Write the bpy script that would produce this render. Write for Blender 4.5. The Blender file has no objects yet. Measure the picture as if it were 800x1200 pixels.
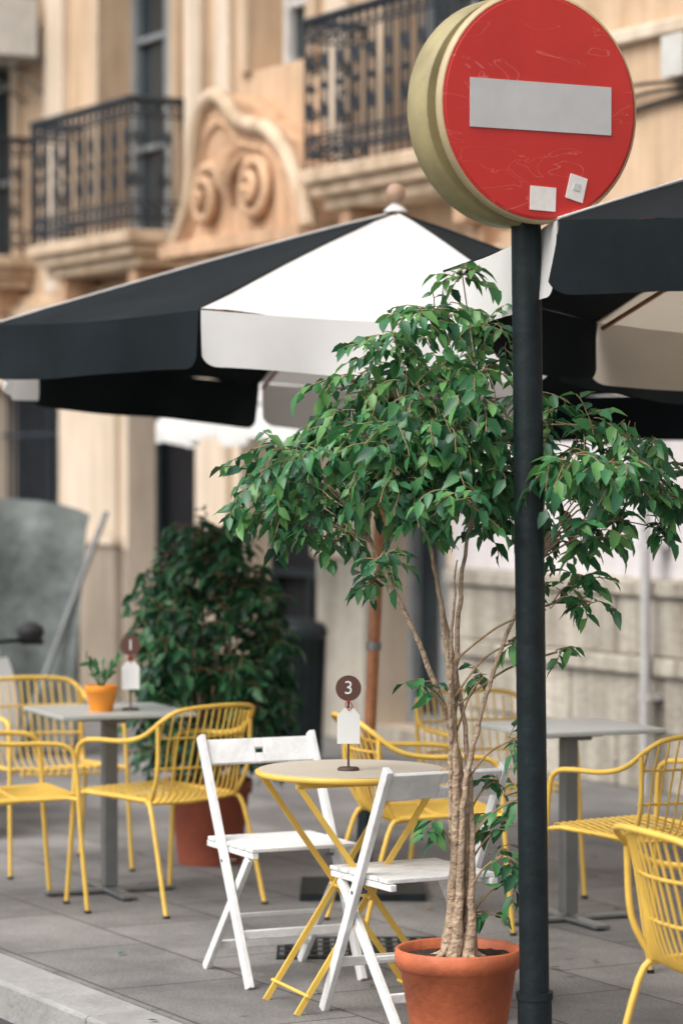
import bpy, math, random
from mathutils import Vector, Matrix, noise
random.seed(7)
R=math.radians
scene=bpy.context.scene

# ---------------------------------------------------------------- materials
def mat(name, col, rough=0.6, metal=0.0, var=0.15, scale=6.0, bump=0.0, bscale=40.0, transl=0.0, spec=0.5, col2=None, det=5):
    m=bpy.data.materials.new(name); m.use_nodes=True
    nt=m.node_tree; N=nt.nodes; L=nt.links
    b=N['Principled BSDF']
    b.inputs['Roughness'].default_value=rough; b.inputs['Metallic'].default_value=metal
    b.inputs['Specular IOR Level'].default_value=spec
    tc=N.new('ShaderNodeTexCoord')
    nz=N.new('ShaderNodeTexNoise'); nz.inputs['Scale'].default_value=scale; nz.inputs['Detail'].default_value=det; nz.inputs['Roughness'].default_value=0.65
    L.new(tc.outputs['Object'],nz.inputs['Vector'])
    cr=N.new('ShaderNodeValToRGB')
    c=col; lo=[x*(1-var) for x in c]; hi=[min(1,x*(1+var)) for x in c]
    if col2: lo=col2; hi=c
    cr.color_ramp.elements[0].position=0.3; cr.color_ramp.elements[0].color=(*lo,1)
    cr.color_ramp.elements[1].position=0.7; cr.color_ramp.elements[1].color=(*hi,1)
    L.new(nz.outputs['Fac'],cr.inputs['Fac']); L.new(cr.outputs['Color'],b.inputs['Base Color'])
    if bump>0:
        n2=N.new('ShaderNodeTexNoise'); n2.inputs['Scale'].default_value=bscale; n2.inputs['Detail'].default_value=3
        L.new(tc.outputs['Object'],n2.inputs['Vector'])
        bp=N.new('ShaderNodeBump'); bp.inputs['Strength'].default_value=bump; bp.inputs['Distance'].default_value=0.02
        L.new(n2.outputs['Fac'],bp.inputs['Height']); L.new(bp.outputs['Normal'],b.inputs['Normal'])
    if transl>0:
        tr=N.new('ShaderNodeBsdfTranslucent'); mx=N.new('ShaderNodeMixShader'); mx.inputs['Fac'].default_value=transl
        L.new(cr.outputs['Color'],tr.inputs['Color'])
        L.new(b.outputs['BSDF'],mx.inputs[1]); L.new(tr.outputs['BSDF'],mx.inputs[2])
        L.new(mx.outputs['Shader'],N['Material Output'].inputs['Surface'])
    return m

def stone_wall(name,col,var=0.18,streak=0.25,bump=0.25):
    m=mat(name,col,0.85,var=var,scale=1.3,bump=bump,bscale=25)
    nt=m.node_tree;N=nt.nodes;L=nt.links
    b=N['Principled BSDF']; cr=[n for n in N if n.type=='VALTORGB'][0]; tc=[n for n in N if n.type=='TEX_COORD'][0]
    mp=N.new('ShaderNodeMapping'); mp.inputs['Scale'].default_value=(5,5,0.5); L.new(tc.outputs['Object'],mp.inputs['Vector'])
    nz=N.new('ShaderNodeTexNoise'); nz.inputs['Scale'].default_value=1.6; nz.inputs['Detail'].default_value=6; L.new(mp.outputs['Vector'],nz.inputs['Vector'])
    r2=N.new('ShaderNodeValToRGB'); r2.color_ramp.elements[0].position=0.35; r2.color_ramp.elements[1].position=0.6
    k=1-streak; r2.color_ramp.elements[0].color=(k,k*0.96,k*0.90,1); r2.color_ramp.elements[1].color=(1,1,1,1)
    L.new(nz.outputs['Fac'],r2.inputs['Fac'])
    mx=N.new('ShaderNodeMixRGB'); mx.blend_type='MULTIPLY'; mx.inputs['Fac'].default_value=1
    L.new(cr.outputs['Color'],mx.inputs[1]); L.new(r2.outputs['Color'],mx.inputs[2]); L.new(mx.outputs['Color'],b.inputs['Base Color'])
    return m

M={}
M['yellow']=mat('yellow_paint',(0.73,0.47,0.085),0.5,var=0.10,scale=9,det=2)
M['white_wood']=mat('white_painted_wood',(0.72,0.72,0.71),0.55,var=0.12,scale=14,bump=0.15,bscale=60)
M['terracotta']=mat('terracotta',(0.50,0.13,0.052),0.6,var=0.25,scale=7,bump=0.15)
M['terra_dark']=mat('terracotta_dark',(0.33,0.085,0.045),0.7,var=0.2,scale=7,bump=0.15)
M['orange_pot']=mat('orange_pot_glaze',(0.78,0.27,0.02),0.45,var=0.1)
M['soil']=mat('soil',(0.035,0.022,0.015),0.95,var=0.5,scale=40,bump=1.0,bscale=80)
M['bark']=mat('bark',(0.40,0.29,0.20),0.85,var=0.3,scale=25,bump=0.8,bscale=60,det=3)
M['twig']=mat('twig',(0.30,0.20,0.11),0.8,var=0.25,scale=25,det=1)
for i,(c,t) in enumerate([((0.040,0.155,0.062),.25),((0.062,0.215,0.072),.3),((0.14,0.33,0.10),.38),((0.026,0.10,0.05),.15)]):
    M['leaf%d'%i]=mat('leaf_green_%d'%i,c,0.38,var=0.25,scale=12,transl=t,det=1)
for i,c in enumerate([(0.026,0.105,0.045),(0.046,0.155,0.058),(0.014,0.062,0.034)]):
    M['bleaf%d'%i]=mat('bush_green_%d'%i,c,0.42,var=0.25,scale=12,transl=.18,det=1,spec=.4)
M['dryleaf']=mat('fallen_leaf',(0.20,0.13,0.05),0.8,var=.4,scale=20,det=1)
M['canvas_b']=mat('canvas_black',(0.0085,0.0125,0.015),0.9,var=0.3,scale=3,bump=0.15,bscale=250,spec=0.15)
M['canvas_w']=mat('canvas_white',(0.72,0.71,0.69),0.85,var=0.05,scale=3,bump=0.1,bscale=250,transl=0.22,spec=0.2)
M['canvas_c']=mat('canvas_cream',(0.66,0.60,0.50),0.85,var=0.05,scale=3,bump=0.1,bscale=250,transl=0.35,spec=0.2)
M['polewood']=mat('pole_wood',(0.34,0.135,0.055),0.5,var=0.3,scale=15)
M['finial']=mat('finial_wood',(0.34,0.22,0.15),0.6,var=0.15)
M['blackmetal']=mat('black_metal',(0.006,0.012,0.014),0.5,var=0.5,scale=15,bump=0.1,spec=.3)
M['greymetal']=mat('grey_metal',(0.20,0.21,0.21),0.45,metal=0.6,var=0.15)
M['tabletop']=mat('grey_tabletop',(0.40,0.42,0.40),0.3,var=0.1)
M['iron']=mat('wrought_iron',(0.014,0.02,0.028),0.55,var=0.3,det=1)
M['signcream']=mat('sign_housing_cream',(0.44,0.35,0.20),0.5,var=0.15,scale=5)
M['signolive']=mat('sign_housing_olive',(0.31,0.26,0.13),0.55,var=0.28,scale=5)
M['paper']=mat('sticker_paper',(0.76,0.73,0.69),0.7,var=0.08,scale=40)
M['brown']=mat('brown_disc',(0.115,0.05,0.038),0.6,var=0.12)
M['whitepaint']=mat('white_paint',(0.8,0.8,0.78),0.5,var=0.03)
M['stick']=mat('dark_stick',(0.06,0.035,0.025),0.6)
M['twine']=mat('red_twine',(0.5,0.03,0.03),0.8)
M['rubber']=mat('rubber',(0.012,0.012,0.013),0.7)
M['scoot']=mat('scooter_silver_paint',(0.76,0.78,0.79),0.25,var=0.04)
M['tarp']=mat('grey_green_tarp',(0.095,0.110,0.104),0.6,var=0.45,scale=6,bump=0.5,bscale=14)
M['plaster']=stone_wall('cream_plaster',(0.645,0.535,0.42),streak=0.18,var=.12)
M['plaster_tan']=stone_wall('tan_plaster',(0.60,0.43,0.285),streak=0.22,var=.15)
M['plaster_white']=stone_wall('pale_plaster',(0.60,0.57,0.58),streak=0.12,var=0.07)
M['dado']=stone_wall('dado_plaster',(0.30,0.25,0.195),streak=0.2)
M['dadostone']=stone_wall('dado_stone',(0.42,0.385,0.325),streak=0.42,var=0.32,bump=0.8)
M['ornament']=stone_wall('ornament_stone',(0.58,0.37,0.23),streak=0.30,var=0.2,bump=0.5)
M['slabstone']=stone_wall('balcony_stone',(0.58,0.44,0.31),streak=0.3,var=0.15,bump=0.5)
M['dark']=mat('dark_interior',(0.008,0.008,0.010),0.7,spec=.2)
M['glass']=mat('window_glass',(0.03,0.04,0.045),0.08,var=0.3,scale=2)
M['frame']=mat('window_frame',(0.58,0.58,0.57),0.6)
M['framegrey']=mat('shop_frame_grey',(0.22,0.24,0.25),0.5)
M['shutter']=mat('shutter_brown',(0.34,0.16,0.085),0.7,var=0.25)
M['kerb']=mat('kerb_stone',(0.30,0.295,0.28),0.8,var=0.2,scale=5,bump=0.3)
M['asphalt']=mat('asphalt',(0.055,0.056,0.058),0.9,var=0.3,scale=30,bump=0.6,bscale=120)
M['acwhite']=mat('ac_white',(0.55,0.54,0.50),0.6)
M['pipe']=mat('pipe_grey',(0.42,0.41,0.40),0.6)

def pavement_mat():
    m=bpy.data.materials.new('pavement_slabs'); m.use_nodes=True
    nt=m.node_tree;N=nt.nodes;L=nt.links;b=N['Principled BSDF']
    tc=N.new('ShaderNodeTexCoord'); br=N.new('ShaderNodeTexBrick')
    br.inputs['Scale'].default_value=1.0; br.inputs['Brick Width'].default_value=0.8; br.inputs['Row Height'].default_value=0.5
    br.inputs['Mortar Size'].default_value=0.007; br.inputs['Mortar Smooth'].default_value=0.4
    br.inputs['Color1'].default_value=(0.185,0.179,0.175,1); br.inputs['Color2'].default_value=(0.25,0.242,0.235,1); br.inputs['Mortar'].default_value=(0.085,0.08,0.077,1)
    L.new(tc.outputs['Object'],br.inputs['Vector'])
    nz=N.new('ShaderNodeTexNoise'); nz.inputs['Scale'].default_value=1.4; nz.inputs['Detail'].default_value=8; nz.inputs['Roughness'].default_value=0.7
    L.new(tc.outputs['Object'],nz.inputs['Vector'])
    cr=N.new('ShaderNodeValToRGB'); cr.color_ramp.elements[0].position=0.36; cr.color_ramp.elements[0].color=(0.60,0.60,0.61,1); cr.color_ramp.elements[1].position=0.64; cr.color_ramp.elements[1].color=(1.15,1.14,1.12,1)
    L.new(nz.outputs['Fac'],cr.inputs['Fac'])
    sp=N.new('ShaderNodeTexNoise'); sp.inputs['Scale'].default_value=90; sp.inputs['Detail'].default_value=3; L.new(tc.outputs['Object'],sp.inputs['Vector'])
    cs=N.new('ShaderNodeValToRGB'); cs.color_ramp.elements[0].position=0.35; cs.color_ramp.elements[0].color=(0.72,0.72,0.72,1); cs.color_ramp.elements[1].position=0.6; cs.color_ramp.elements[1].color=(1.05,1.05,1.05,1)
    L.new(sp.outputs['Fac'],cs.inputs['Fac'])
    vo=N.new('ShaderNodeTexVoronoi'); vo.inputs['Scale'].default_value=3.2; L.new(tc.outputs['Object'],vo.inputs['Vector'])
    vr=N.new('ShaderNodeValToRGB'); vr.color_ramp.elements[0].position=0.03; vr.color_ramp.elements[0].color=(0.6,0.6,0.6,1); vr.color_ramp.elements[1].position=0.075; vr.color_ramp.elements[1].color=(1,1,1,1)
    L.new(vo.outputs['Distance'],vr.inputs['Fac'])
    cur=br.outputs['Color']
    for o in (cr,cs,vr):
        mx=N.new('ShaderNodeMixRGB'); mx.blend_type='MULTIPLY'; mx.inputs['Fac'].default_value=1
        L.new(cur,mx.inputs[1]); L.new(o.outputs['Color'],mx.inputs[2]); cur=mx.outputs['Color']
    L.new(cur,b.inputs['Base Color'])
    b.inputs['Roughness'].default_value=0.72
    bp=N.new('ShaderNodeBump'); bp.inputs['Strength'].default_value=0.4; bp.inputs['Distance'].default_value=0.01
    ad=N.new('ShaderNodeMath'); ad.operation='SUBTRACT'; L.new(sp.outputs['Fac'],ad.inputs[0]); L.new(br.outputs['Fac'],ad.inputs[1])
    L.new(ad.outputs[0],bp.inputs['Height']); L.new(bp.outputs['Normal'],b.inputs['Normal'])
    return m
M['pave']=pavement_mat()

def sign_red():
    m=mat('sign_red',(0.52,0.024,0.02),0.38,var=0.08,scale=4)
    nt=m.node_tree;N=nt.nodes;L=nt.links;b=N['Principled BSDF'];cr=[n for n in N if n.type=='VALTORGB'][0]
    tc=[n for n in N if n.type=='TEX_COORD'][0]
    mp=N.new('ShaderNodeMapping'); mp.inputs['Rotation'].default_value=(0,R(35),0); mp.inputs['Scale'].default_value=(3,3,9); L.new(tc.outputs['Object'],mp.inputs['Vector'])
    nz=N.new('ShaderNodeTexNoise'); nz.inputs['Scale'].default_value=1.3; nz.inputs['Detail'].default_value=3; nz.inputs['Distortion'].default_value=1.0; L.new(mp.outputs['Vector'],nz.inputs['Vector'])
    r=N.new('ShaderNodeValToRGB'); e=r.color_ramp.elements; e[0].position=0.585; e[0].color=(0,0,0,1); e[1].position=0.597; e[1].color=(0,0,0,1)
    x=e.new(0.591); x.color=(0.45,0.45,0.45,1)
    L.new(nz.outputs['Fac'],r.inputs['Fac'])
    mx=N.new('ShaderNodeMixRGB'); mx.inputs[2].default_value=(0.75,0.28,0.22,1); L.new(r.outputs['Color'],mx.inputs['Fac']); L.new(cr.outputs['Color'],mx.inputs[1]); L.new(mx.outputs['Color'],b.inputs['Base Color'])
    return m
M['red']=sign_red()
M['signbar']=mat('sign_bar_white',(0.52,0.52,0.515),0.5,var=0.08,scale=6)

# ---------------------------------------------------------------- mesh builder
class MB:
    def __init__(s): s.v=[];s.f=[];s.m=[];s.sm=[];s.mats=[]
    def mi(s,k):
        if k not in s.mats: s.mats.append(k)
        return s.mats.index(k)
    def add(s,vs,fs,k,smooth=False):
        o=len(s.v); s.v.extend([tuple(x) for x in vs]); i=s.mi(k)
        for f in fs: s.f.append(tuple(o+j for j in f)); s.m.append(i); s.sm.append(smooth)
    def box(s,lo,hi,k):
        x0,y0,z0=lo;x1,y1,z1=hi
        s.add([(x0,y0,z0),(x1,y0,z0),(x1,y1,z0),(x0,y1,z0),(x0,y0,z1),(x1,y0,z1),(x1,y1,z1),(x0,y1,z1)],
              [(0,3,2,1),(4,5,6,7),(0,1,5,4),(1,2,6,5),(2,3,7,6),(3,0,4,7)],k)
    def bar(s,p0,p1,side,w,h,k):
        p0=Vector(p0);p1=Vector(p1);d=(p1-p0).normalized();sd=Vector(side);sd=(sd-d*sd.dot(d)).normalized();u=d.cross(sd)
        vs=[]
        for p in (p0,p1):
            for a,b in((-1,-1),(1,-1),(1,1),(-1,1)): vs.append(p+sd*a*w/2+u*b*h/2)
        s.add(vs,[(0,3,2,1),(4,5,6,7),(0,1,5,4),(1,2,6,5),(2,3,7,6),(3,0,4,7)],k)
    def tube(s,pts,r,k,n=8,closed=False,smooth=True):
        pts=[Vector(p) for p in pts]; m=len(pts)
        rs=r if isinstance(r,(list,tuple)) else [r]*m
        T=[]
        for i in range(m):
            if closed: t=pts[(i+1)%m]-pts[i-1]
            else: t=pts[min(i+1,m-1)]-pts[max(i-1,0)]
            if t.length<1e-9: t=Vector((0,0,1))
            T.append(t.normalized())
        up=Vector((0,0,1)) if abs(T[0].z)<0.9 else Vector((1,0,0))
        nn=(up-T[0]*up.dot(T[0])).normalized()
        vs=[]
        for i in range(m):
            nn=(nn-T[i]*nn.dot(T[i]))
            if nn.length<1e-6: nn=T[i].orthogonal()
            nn.normalize(); bb=T[i].cross(nn)
            for j in range(n):
                a=2*math.pi*j/n; vs.append(pts[i]+(nn*math.cos(a)+bb*math.sin(a))*rs[i])
        fs=[]
        for i in range(m if closed else m-1):
            i2=(i+1)%m
            for j in range(n):
                j2=(j+1)%n; fs.append((i*n+j,i*n+j2,i2*n+j2,i2*n+j))
        s.add(vs,fs,k,smooth)
        if not closed:
            s.add(vs[:n],[tuple(range(n))[::-1]],k); s.add(vs[-n:],[tuple(range(n))],k)
    def lathe(s,prof,c,k,n=32,smooth=True,cap=True):
        c=Vector(c);vs=[];fs=[]
        for (r,z) in prof:
            for j in range(n):
                a=2*math.pi*j/n; vs.append(c+Vector((r*math.cos(a),r*math.sin(a),z)))
        for i in range(len(prof)-1):
            for j in range(n):
                j2=(j+1)%n; fs.append((i*n+j,i*n+j2,(i+1)*n+j2,(i+1)*n+j))
        s.add(vs,fs,k,smooth)
        if cap:
            s.add(vs[:n],[tuple(range(n))[::-1]],k); s.add(vs[-n:],[tuple(range(n))],k)
    def xform(s,Mx,start=0):
        for i in range(start,len(s.v)): s.v[i]=tuple(Mx@Vector(s.v[i]))
    def obj(s,name,Mx=None,parent=None,bevel=0.0):
        me=bpy.data.meshes.new(name); me.from_pydata(s.v,[],s.f)
        for k in s.mats: me.materials.append(M[k])
        me.polygons.foreach_set('material_index',s.m); me.polygons.foreach_set('use_smooth',s.sm); me.update()
        o=bpy.data.objects.new(name,me); scene.collection.objects.link(o)
        if Mx is not None: o.matrix_world=Mx
        if parent: o.parent=parent
        if bevel>0:
            b=o.modifiers.new('bevel','BEVEL'); b.width=bevel; b.segments=2; b.limit_method='ANGLE'; b.angle_limit=R(50)
        return o

def smooth_path(pts,sub=6,closed=False):
    pts=[Vector(p) for p in pts]; out=[];n=len(pts)
    rng=range(n) if closed else range(n-1)
    for i in rng:
        if closed: p0,p1,p2,p3=pts[i-1],pts[i],pts[(i+1)%n],pts[(i+2)%n]
        else: p0,p1,p2,p3=pts[max(i-1,0)],pts[i],pts[i+1],pts[min(i+2,n-1)]
        for q in range(sub):
            t=q/sub
            out.append(0.5*((2*p1)+(-p0+p2)*t+(2*p0-5*p1+4*p2-p3)*t*t+(-p0+3*p1-3*p2+p3)*t**3))
    if not closed: out.append(pts[-1])
    return out

def place(x,y,face,z=0.0,sc=1.0):
    """local +y looks along 'face' (world xy)"""
    f=Vector((face[0],face[1],0)).normalized(); rgt=Vector((f.y,-f.x,0))
    return Matrix(((rgt.x*sc,f.x*sc,0,x),(rgt.y*sc,f.y*sc,0,y),(0,0,sc,z),(0,0,0,1)))

# ---------------------------------------------------------------- frame of the street
TH=math.atan2(-0.8786,0.4775)
STREET=Matrix.Translation((0,18.6,0))@Matrix.Rotation(TH,4,'Z')   # local x along facade, -y outwards

mb=MB(); mb.add([(-250,-250,-0.12),(250,-250,-0.12),(250,250,-0.12),(-250,250,-0.12)],[(0,1,2,3)],'asphalt'); mb.obj('road')
mb=MB(); mb.box((-60,-5.03,-0.3),(60,2,0.0),'pave'); mb.obj('pavement',STREET)
mb=MB()
a=-30
while a<30:
    mb.box((a,-5.26,-0.3),(a+0.994,-5.034,0.002),'kerb'); a+=1.0
mb.obj('kerb',STREET,bevel=0.012)
mb=MB()
GM=Matrix.Translation((.06,10.35,0))@Matrix.Rotation(TH+R(62),4,'Z')
mb.box((-.29,-.22,.0005),(.29,.22,.005),'blackmetal')
for i in range(13): mb.box((-.28+i*.045,-.21,.0052),(-.28+i*.045+.018,.21,.010),'greymetal')
for i in range(5): mb.box((-.285,-.215+i*.1,.0103),(.285,-.215+i*.1+.02,.0125),'iron')
mb.obj('drain_grate',GM)

# ---------------------------------------------------------------- building
bld=bpy.data.objects.new('apartment_building',None); scene.collection.objects.link(bld); bld.matrix_world=STREET
openG=[(-13,-11.6,0,2.5,'door'),(-9.6,-8.2,0,2.5,'door'),(-6.05,-4.62,0,2.42,'grille'),(-3.32,-2.16,0,2.6,'dark'),(-1.45,-0.3,0,2.6,'dark'),(0.45,1.32,0.12,2.6,'shop'),(5.2,6.4,0,2.6,'dark'),(8.4,9.6,0,2.6,'door')]
openU=[(-13,-11.9,3.42,5.6,'fd'),(-9.7,-8.6,3.42,5.6,'fd'),(-6.7,-5.5,3.42,5.7,'fd'),(-3.75,-2.5,3.42,5.75,'fd'),(-1.25,-0.42,4.42,5.9,'win'),(0.65,1.9,3.58,5.75,'fd'),(4.9,6.0,3.58,5.75,'fd'),(8.3,9.4,3.58,5.75,'fd')]
openT=[(x0,x1,6.9,9.0,'fd') for (x0,x1,_,_,_) in openU]
ops=openG+openU+openT
xs=sorted(set([-40,16,1.4,-4.55]+[o[0] for o in ops]+[o[1] for o in ops]))
zs=sorted(set([0,1.14,2.9,11.5]+[o[2] for o in ops]+[o[3] for o in ops]))
mb=MB()
for i in range(len(xs)-1):
    for j in range(len(zs)-1):
        cx=(xs[i]+xs[i+1])/2; cz=(zs[j]+zs[j+1])/2
        if any(o[0]<cx<o[1] and o[2]<cz<o[3] for o in ops): continue
        if cz<1.14: k='dadostone' if cx>-0.3 else 'dado'
        elif cz<2.9: k='plaster_white' if cx>1.4 else 'plaster'
        else: k='plaster_tan'
        mb.add([(xs[i],0,zs[j]),(xs[i+1],0,zs[j]),(xs[i+1],0,zs[j+1]),(xs[i],0,zs[j+1])],[(0,1,2,3)],k)
mb.box((-40,-0.15,11.5),(16,8,12.0),'slabstone')
mb.add([(-40,0,0),(-40,8,0),(-40,8,11.5),(-40,0,11.5)],[(0,3,2,1)],'plaster_tan')
mb.add([(16,0,0),(16,8,0),(16,8,11.5),(16,0,11.5)],[(0,1,2,3)],'plaster_tan')
D=0.3
for (x0,x1,z0,z1,t) in ops:
    k='plaster' if z1<2.9 else 'plaster_tan'
    mb.add([(x0,0,z0),(x0,D,z0),(x0,D,z1),(x0,0,z1)],[(0,1,2,3)],k)
    mb.add([(x1,0,z0),(x1,D,z0),(x1,D,z1),(x1,0,z1)],[(0,3,2,1)],k)
    mb.add([(x0,0,z1),(x0,D,z1),(x1,D,z1),(x1,0,z1)],[(0,1,2,3)],k)
    if z0>0: mb.add([(x0,0,z0),(x0,D,z0),(x1,D,z0),(x1,0,z0)],[(0,3,2,1)],k)
mb.obj('facade_wall',parent=bld)
mb=MB()
for (x0,x1,z0,z1,t) in ops:
    bk={'dark':'dark','grille':'dark','door':'shutter','shop':'glass','fd':'glass','win':'glass'}[t]
    mb.add([(x0,D,z0),(x1,D,z0),(x1,D,z1),(x0,D,z1)],[(0,1,2,3)],bk)
    fk={'dark':'blackmetal','grille':'iron','door':'shutter','shop':'framegrey','fd':'framegrey','win':'frame'}[t]
    w=0.07; y0,y1=D-0.07,D-0.01
    mb.box((x0,y0,z0),(x0+w,y1,z1),fk); mb.box((x1-w,y0,z0),(x1,y1,z1),fk)
    mb.box((x0+w,y0,z1-w),(x1-w,y1,z1),fk); mb.box((x0+w,y0,z0),(x1-w,y1,z0+w),fk)
    xm=(x0+x1)/2
    if t!='dark': mb.box((xm-.04,y0,z0+w),(xm+.04,y1,z1-w),fk)
    if t in('fd','win'):
        for q in (0.3,0.65,): 
            zz=z0+(z1-z0)*q; mb.box((x0+w,y0+.01,zz),(xm-.04,y1,zz+.04),fk); mb.box((xm+.04,y0+.01,zz),(x1-w,y1,zz+.04),fk)
        mk='slabstone'
        mb.box((x0-.14,-.045,z0),(x0-.002,0.02,z1),mk); mb.box((x1+.002,-.045,z0),(x1+.14,0.02,z1),mk); mb.box((x0-.2,-.08,z1+.002),(x1+.2,0.02,z1+.16),mk)
    if t=='grille':
        x=x0+.1
        while x<x1: mb.tube([(x,0.12,z0),(x,0.12,z1)],0.012,'iron',6); x+=.1
        for zz in (.5,1.3,2.0): mb.box((x0,.11,zz),(x1,.13,zz+.03),'iron')
    if t=='dark':
        mb.box((x0+w,y0,1.0),(x1-w,y1,1.06),fk); mb.box((xm-.03,y0,z0+w),(xm+.03,y1,1.0),fk)
mb.obj('doors_and_windows',parent=bld)
mb=MB()
mb.box((-40,-.06,2.82),(16,.02,2.9),'slabstone'); mb.box((-40,-.13,2.902),(16,.02,3.02),'slabstone'); mb.box((-40,-.07,3.022),(16,.02,3.1),'plaster_tan')
mb.box((2.5,-.06,4.02),(4.8,.02,4.1),'plaster'); 
mb.box((-40,-.05,6.2),(16,.02,6.3),'slabstone')
for (x0,x1) in ((-4.5,-3.42),(-2.08,-1.55),(-.24,.4)):
    mb.box((x0,-.06,0),(x1,.02,1.16),'dadostone' if x0>-.5 else 'dado')
    mb.box((x0-.02,-.09,1.162),(x1+.02,.02,1.24),'plaster')
    mb.box((x0+.03,-.05,1.242),(x1-.03,.02,2.7),'plaster'); mb.box((x0-.02,-.08,2.702),(x1+.02,.02,2.818),'slabstone')
for (x0,x1) in ((-4.75,-4.4),(-2.2,-1.95),(-1.72,-1.5),(-.1,.18),(2.25,2.5)):
    mb.box((x0,-.07,3.102),(x1,.02,6.18),'plaster')
# rusticated stone base on the right
rs_=random.Random(3)
row=0
for (za,zb,wd) in ((0,.31,.9),(.315,.62,.9),(.722,1.04,.9)):
    x=1.42-(.45 if row%2 else 0); row+=1
    while x<15:
        pr=rs_.uniform(.045,.07); mb.box((max(1.42,x)+.006,-pr,za),(x+wd-.006,.02,zb),'dadostone'); x+=wd
x=1.42
while x<15:
    mb.box((x+.004,-.10,.624),(x+.996,.02,.719),'dadostone'); mb.box((x+.004,-.09,1.043),(x+.996,.02,1.13),'dadostone'); x+=1.0
mb.obj('mouldings',parent=bld,bevel=.014)
mb=MB()
mb.tube([(3.62,-.14,0),(3.62,-.14,2.8)],.028,'pipe',10)
for zz in (.5,1.3,2.2): mb.box((3.57,-.15,zz),(3.67,.0,zz+.03),'pipe')
for k in range(3):
    pts=[(2.0+i*.3,-.03-.02*k-.0,3.66+k*.05+.02*math.sin(i*1.3+k)) for i in range(30)]
    mb.tube(smooth_path(pts,3),.010+.004*(k==0),'rubber',6)
mb.tube(smooth_path([(2.3,-.05,3.7),(2.32,-.08,3.3),(2.5,-.05,3.05),(2.8,-.03,3.2)],6),.008,'rubber',6)
mb.box((3.70,-.1,3.78),(3.9,.0,4.0),'acwhite')
mb.obj('cables_and_pipe',parent=bld)
def balcony(x0,x1,z,name):
    mb=MB(); d=.46
    mb.box((x0,-d,z-.09),(x1,-.0,z),'slabstone'); mb.box((x0+.05,-d+.05,z-.17),(x1-.05,0,z-.092),'slabstone'); mb.box((x0+.1,-d+.12,z-.25),(x1-.1,0,z-.172),'slabstone')
    for x in (x0+.22,x1-.36):
        mb.box((x,-.3,z-.45),(x+.14,0,z-.252),'ornament'); mb.box((x+.01,-.18,z-.6),(x+.13,0,z-.452),'ornament')
    mb.obj(name+'_slab',parent=bld,bevel=.015)
    mb=MB(); e=.03
    def run(p0,p1):
        p0=Vector(p0);p1=Vector(p1);L=(p1-p0).length;n=max(2,int(L/.10))
        dv=(p1-p0).normalized()
        for zz,r in ((z+.92,.024),(z+.80,.010),(z+.08,.012),(z+.20,.009)):
            mb.tube([p0+Vector((0,0,zz)),p1+Vector((0,0,zz))],r,'iron',6)
        for i in range(n+1):
            q=p0+(p1-p0)*i/n
            mb.tube([q+Vector((0,0,z)),q+Vector((0,0,z+.92))],.009,'iron',6)
            if i<n:
                c=p0+(p1-p0)*(i+.5)/n
                for zc,rr in ((z+.86,.036),(z+.14,.038)):
                    mb.tube([c+dv*rr*math.cos(t*math.pi/5)+Vector((0,0,zc+rr*math.sin(t*math.pi/5))) for t in range(10)],.008,'iron',5,closed=True)
            if i<n and i%2==0:
                c=p0+(p1-p0)*(i+.5)/n
                for sg in (-1,1):
                    pts=[]
                    for t in range(15):
                        an=t/14*3.6*math.pi; rr=.05*(1-t/17)
                        pts.append(c+dv*(rr*math.sin(an))*sg+Vector((0,0,z+.5+sg*(.15-rr*math.cos(an)*1.2))))
                    mb.tube(pts,.009,'iron',5)
                mb.tube([c+Vector((0,0,z+.2)),c+Vector((0,0,z+.8))],.005,'iron',5)
                mb.lathe([(.001,-.03),(.02,-.012),(.026,0),(.02,.012),(.001,.03)],c+Vector((0,0,z+.5)),'iron',8)
    run((x0+e,-d+e,0),(x1-e,-d+e,0)); run((x1-e,-d+e,0),(x1-e,0,0)); run((x0+e,-d+e,0),(x0+e,0,0))
    mb.obj(name+'_railing',parent=bld)
balcony(-4.15,-2.29,3.42,'balcony_a'); balcony(.29,2.25,3.59,'balcony_b'); balcony(-7.0,-5.05,3.42,'balcony_c')
balcony(-10.1,-8.2,3.42,'balcony_d'); balcony(4.5,6.4,3.59,'balcony_e')
# carved pediment
mb=MB()
prof=[(-1.70,3.27),(-1.62,3.36),(-1.50,3.5),(-1.41,3.72),(-1.36,3.95),(-1.30,4.12),(-1.18,4.22),(-1.02,4.23),(-.86,4.14),(-.72,4.03),(-.5,3.98),(-.28,3.93),(-.08,3.80),(.08,3.62),(.2,3.44),(.27,3.27)]
def extr(prof,y0,y1,k,zb=3.27):
    n=len(prof); fr=[(a,y0,z) for a,z in prof]; bk=[(a,y1,z) for a,z in prof]
    fs=[tuple(range(n))[::-1]]
    mb.add(fr+bk,fs+[(i,i+1,n+i+1,n+i) for i in range(n-1)],k)
extr(prof,-.36,.0,'ornament')
path=smooth_path([(a,-.38,z-.02) for a,z in prof],5)
mb.tube(path,.055,'slabstone',10)
mb.tube([(p[0]*0.86-.1,-.37,3.27+(p[2]-3.27)*.8) for p in path],.02,'ornament',8)
for cx,cz,sg,R0 in ((-1.14,3.55,1,.21),(-.44,3.53,-1,.21)):
    pts=[];rs=[]
    for t in range(40):
        an=t/39*4.0*math.pi+.6; rr=R0*(1-t/44); pts.append((cx+sg*rr*math.cos(an),-.38-.10*t/40,cz+rr*math.sin(an))); rs.append(.045*(1-.4*t/40))
    mb.tube(pts,rs,'ornament',8)
    mb.lathe([(.001,-.05),(.04,-.03),(.05,0),(.04,.03),(.001,.05)],(cx,-.46,cz),'ornament',12)
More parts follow.
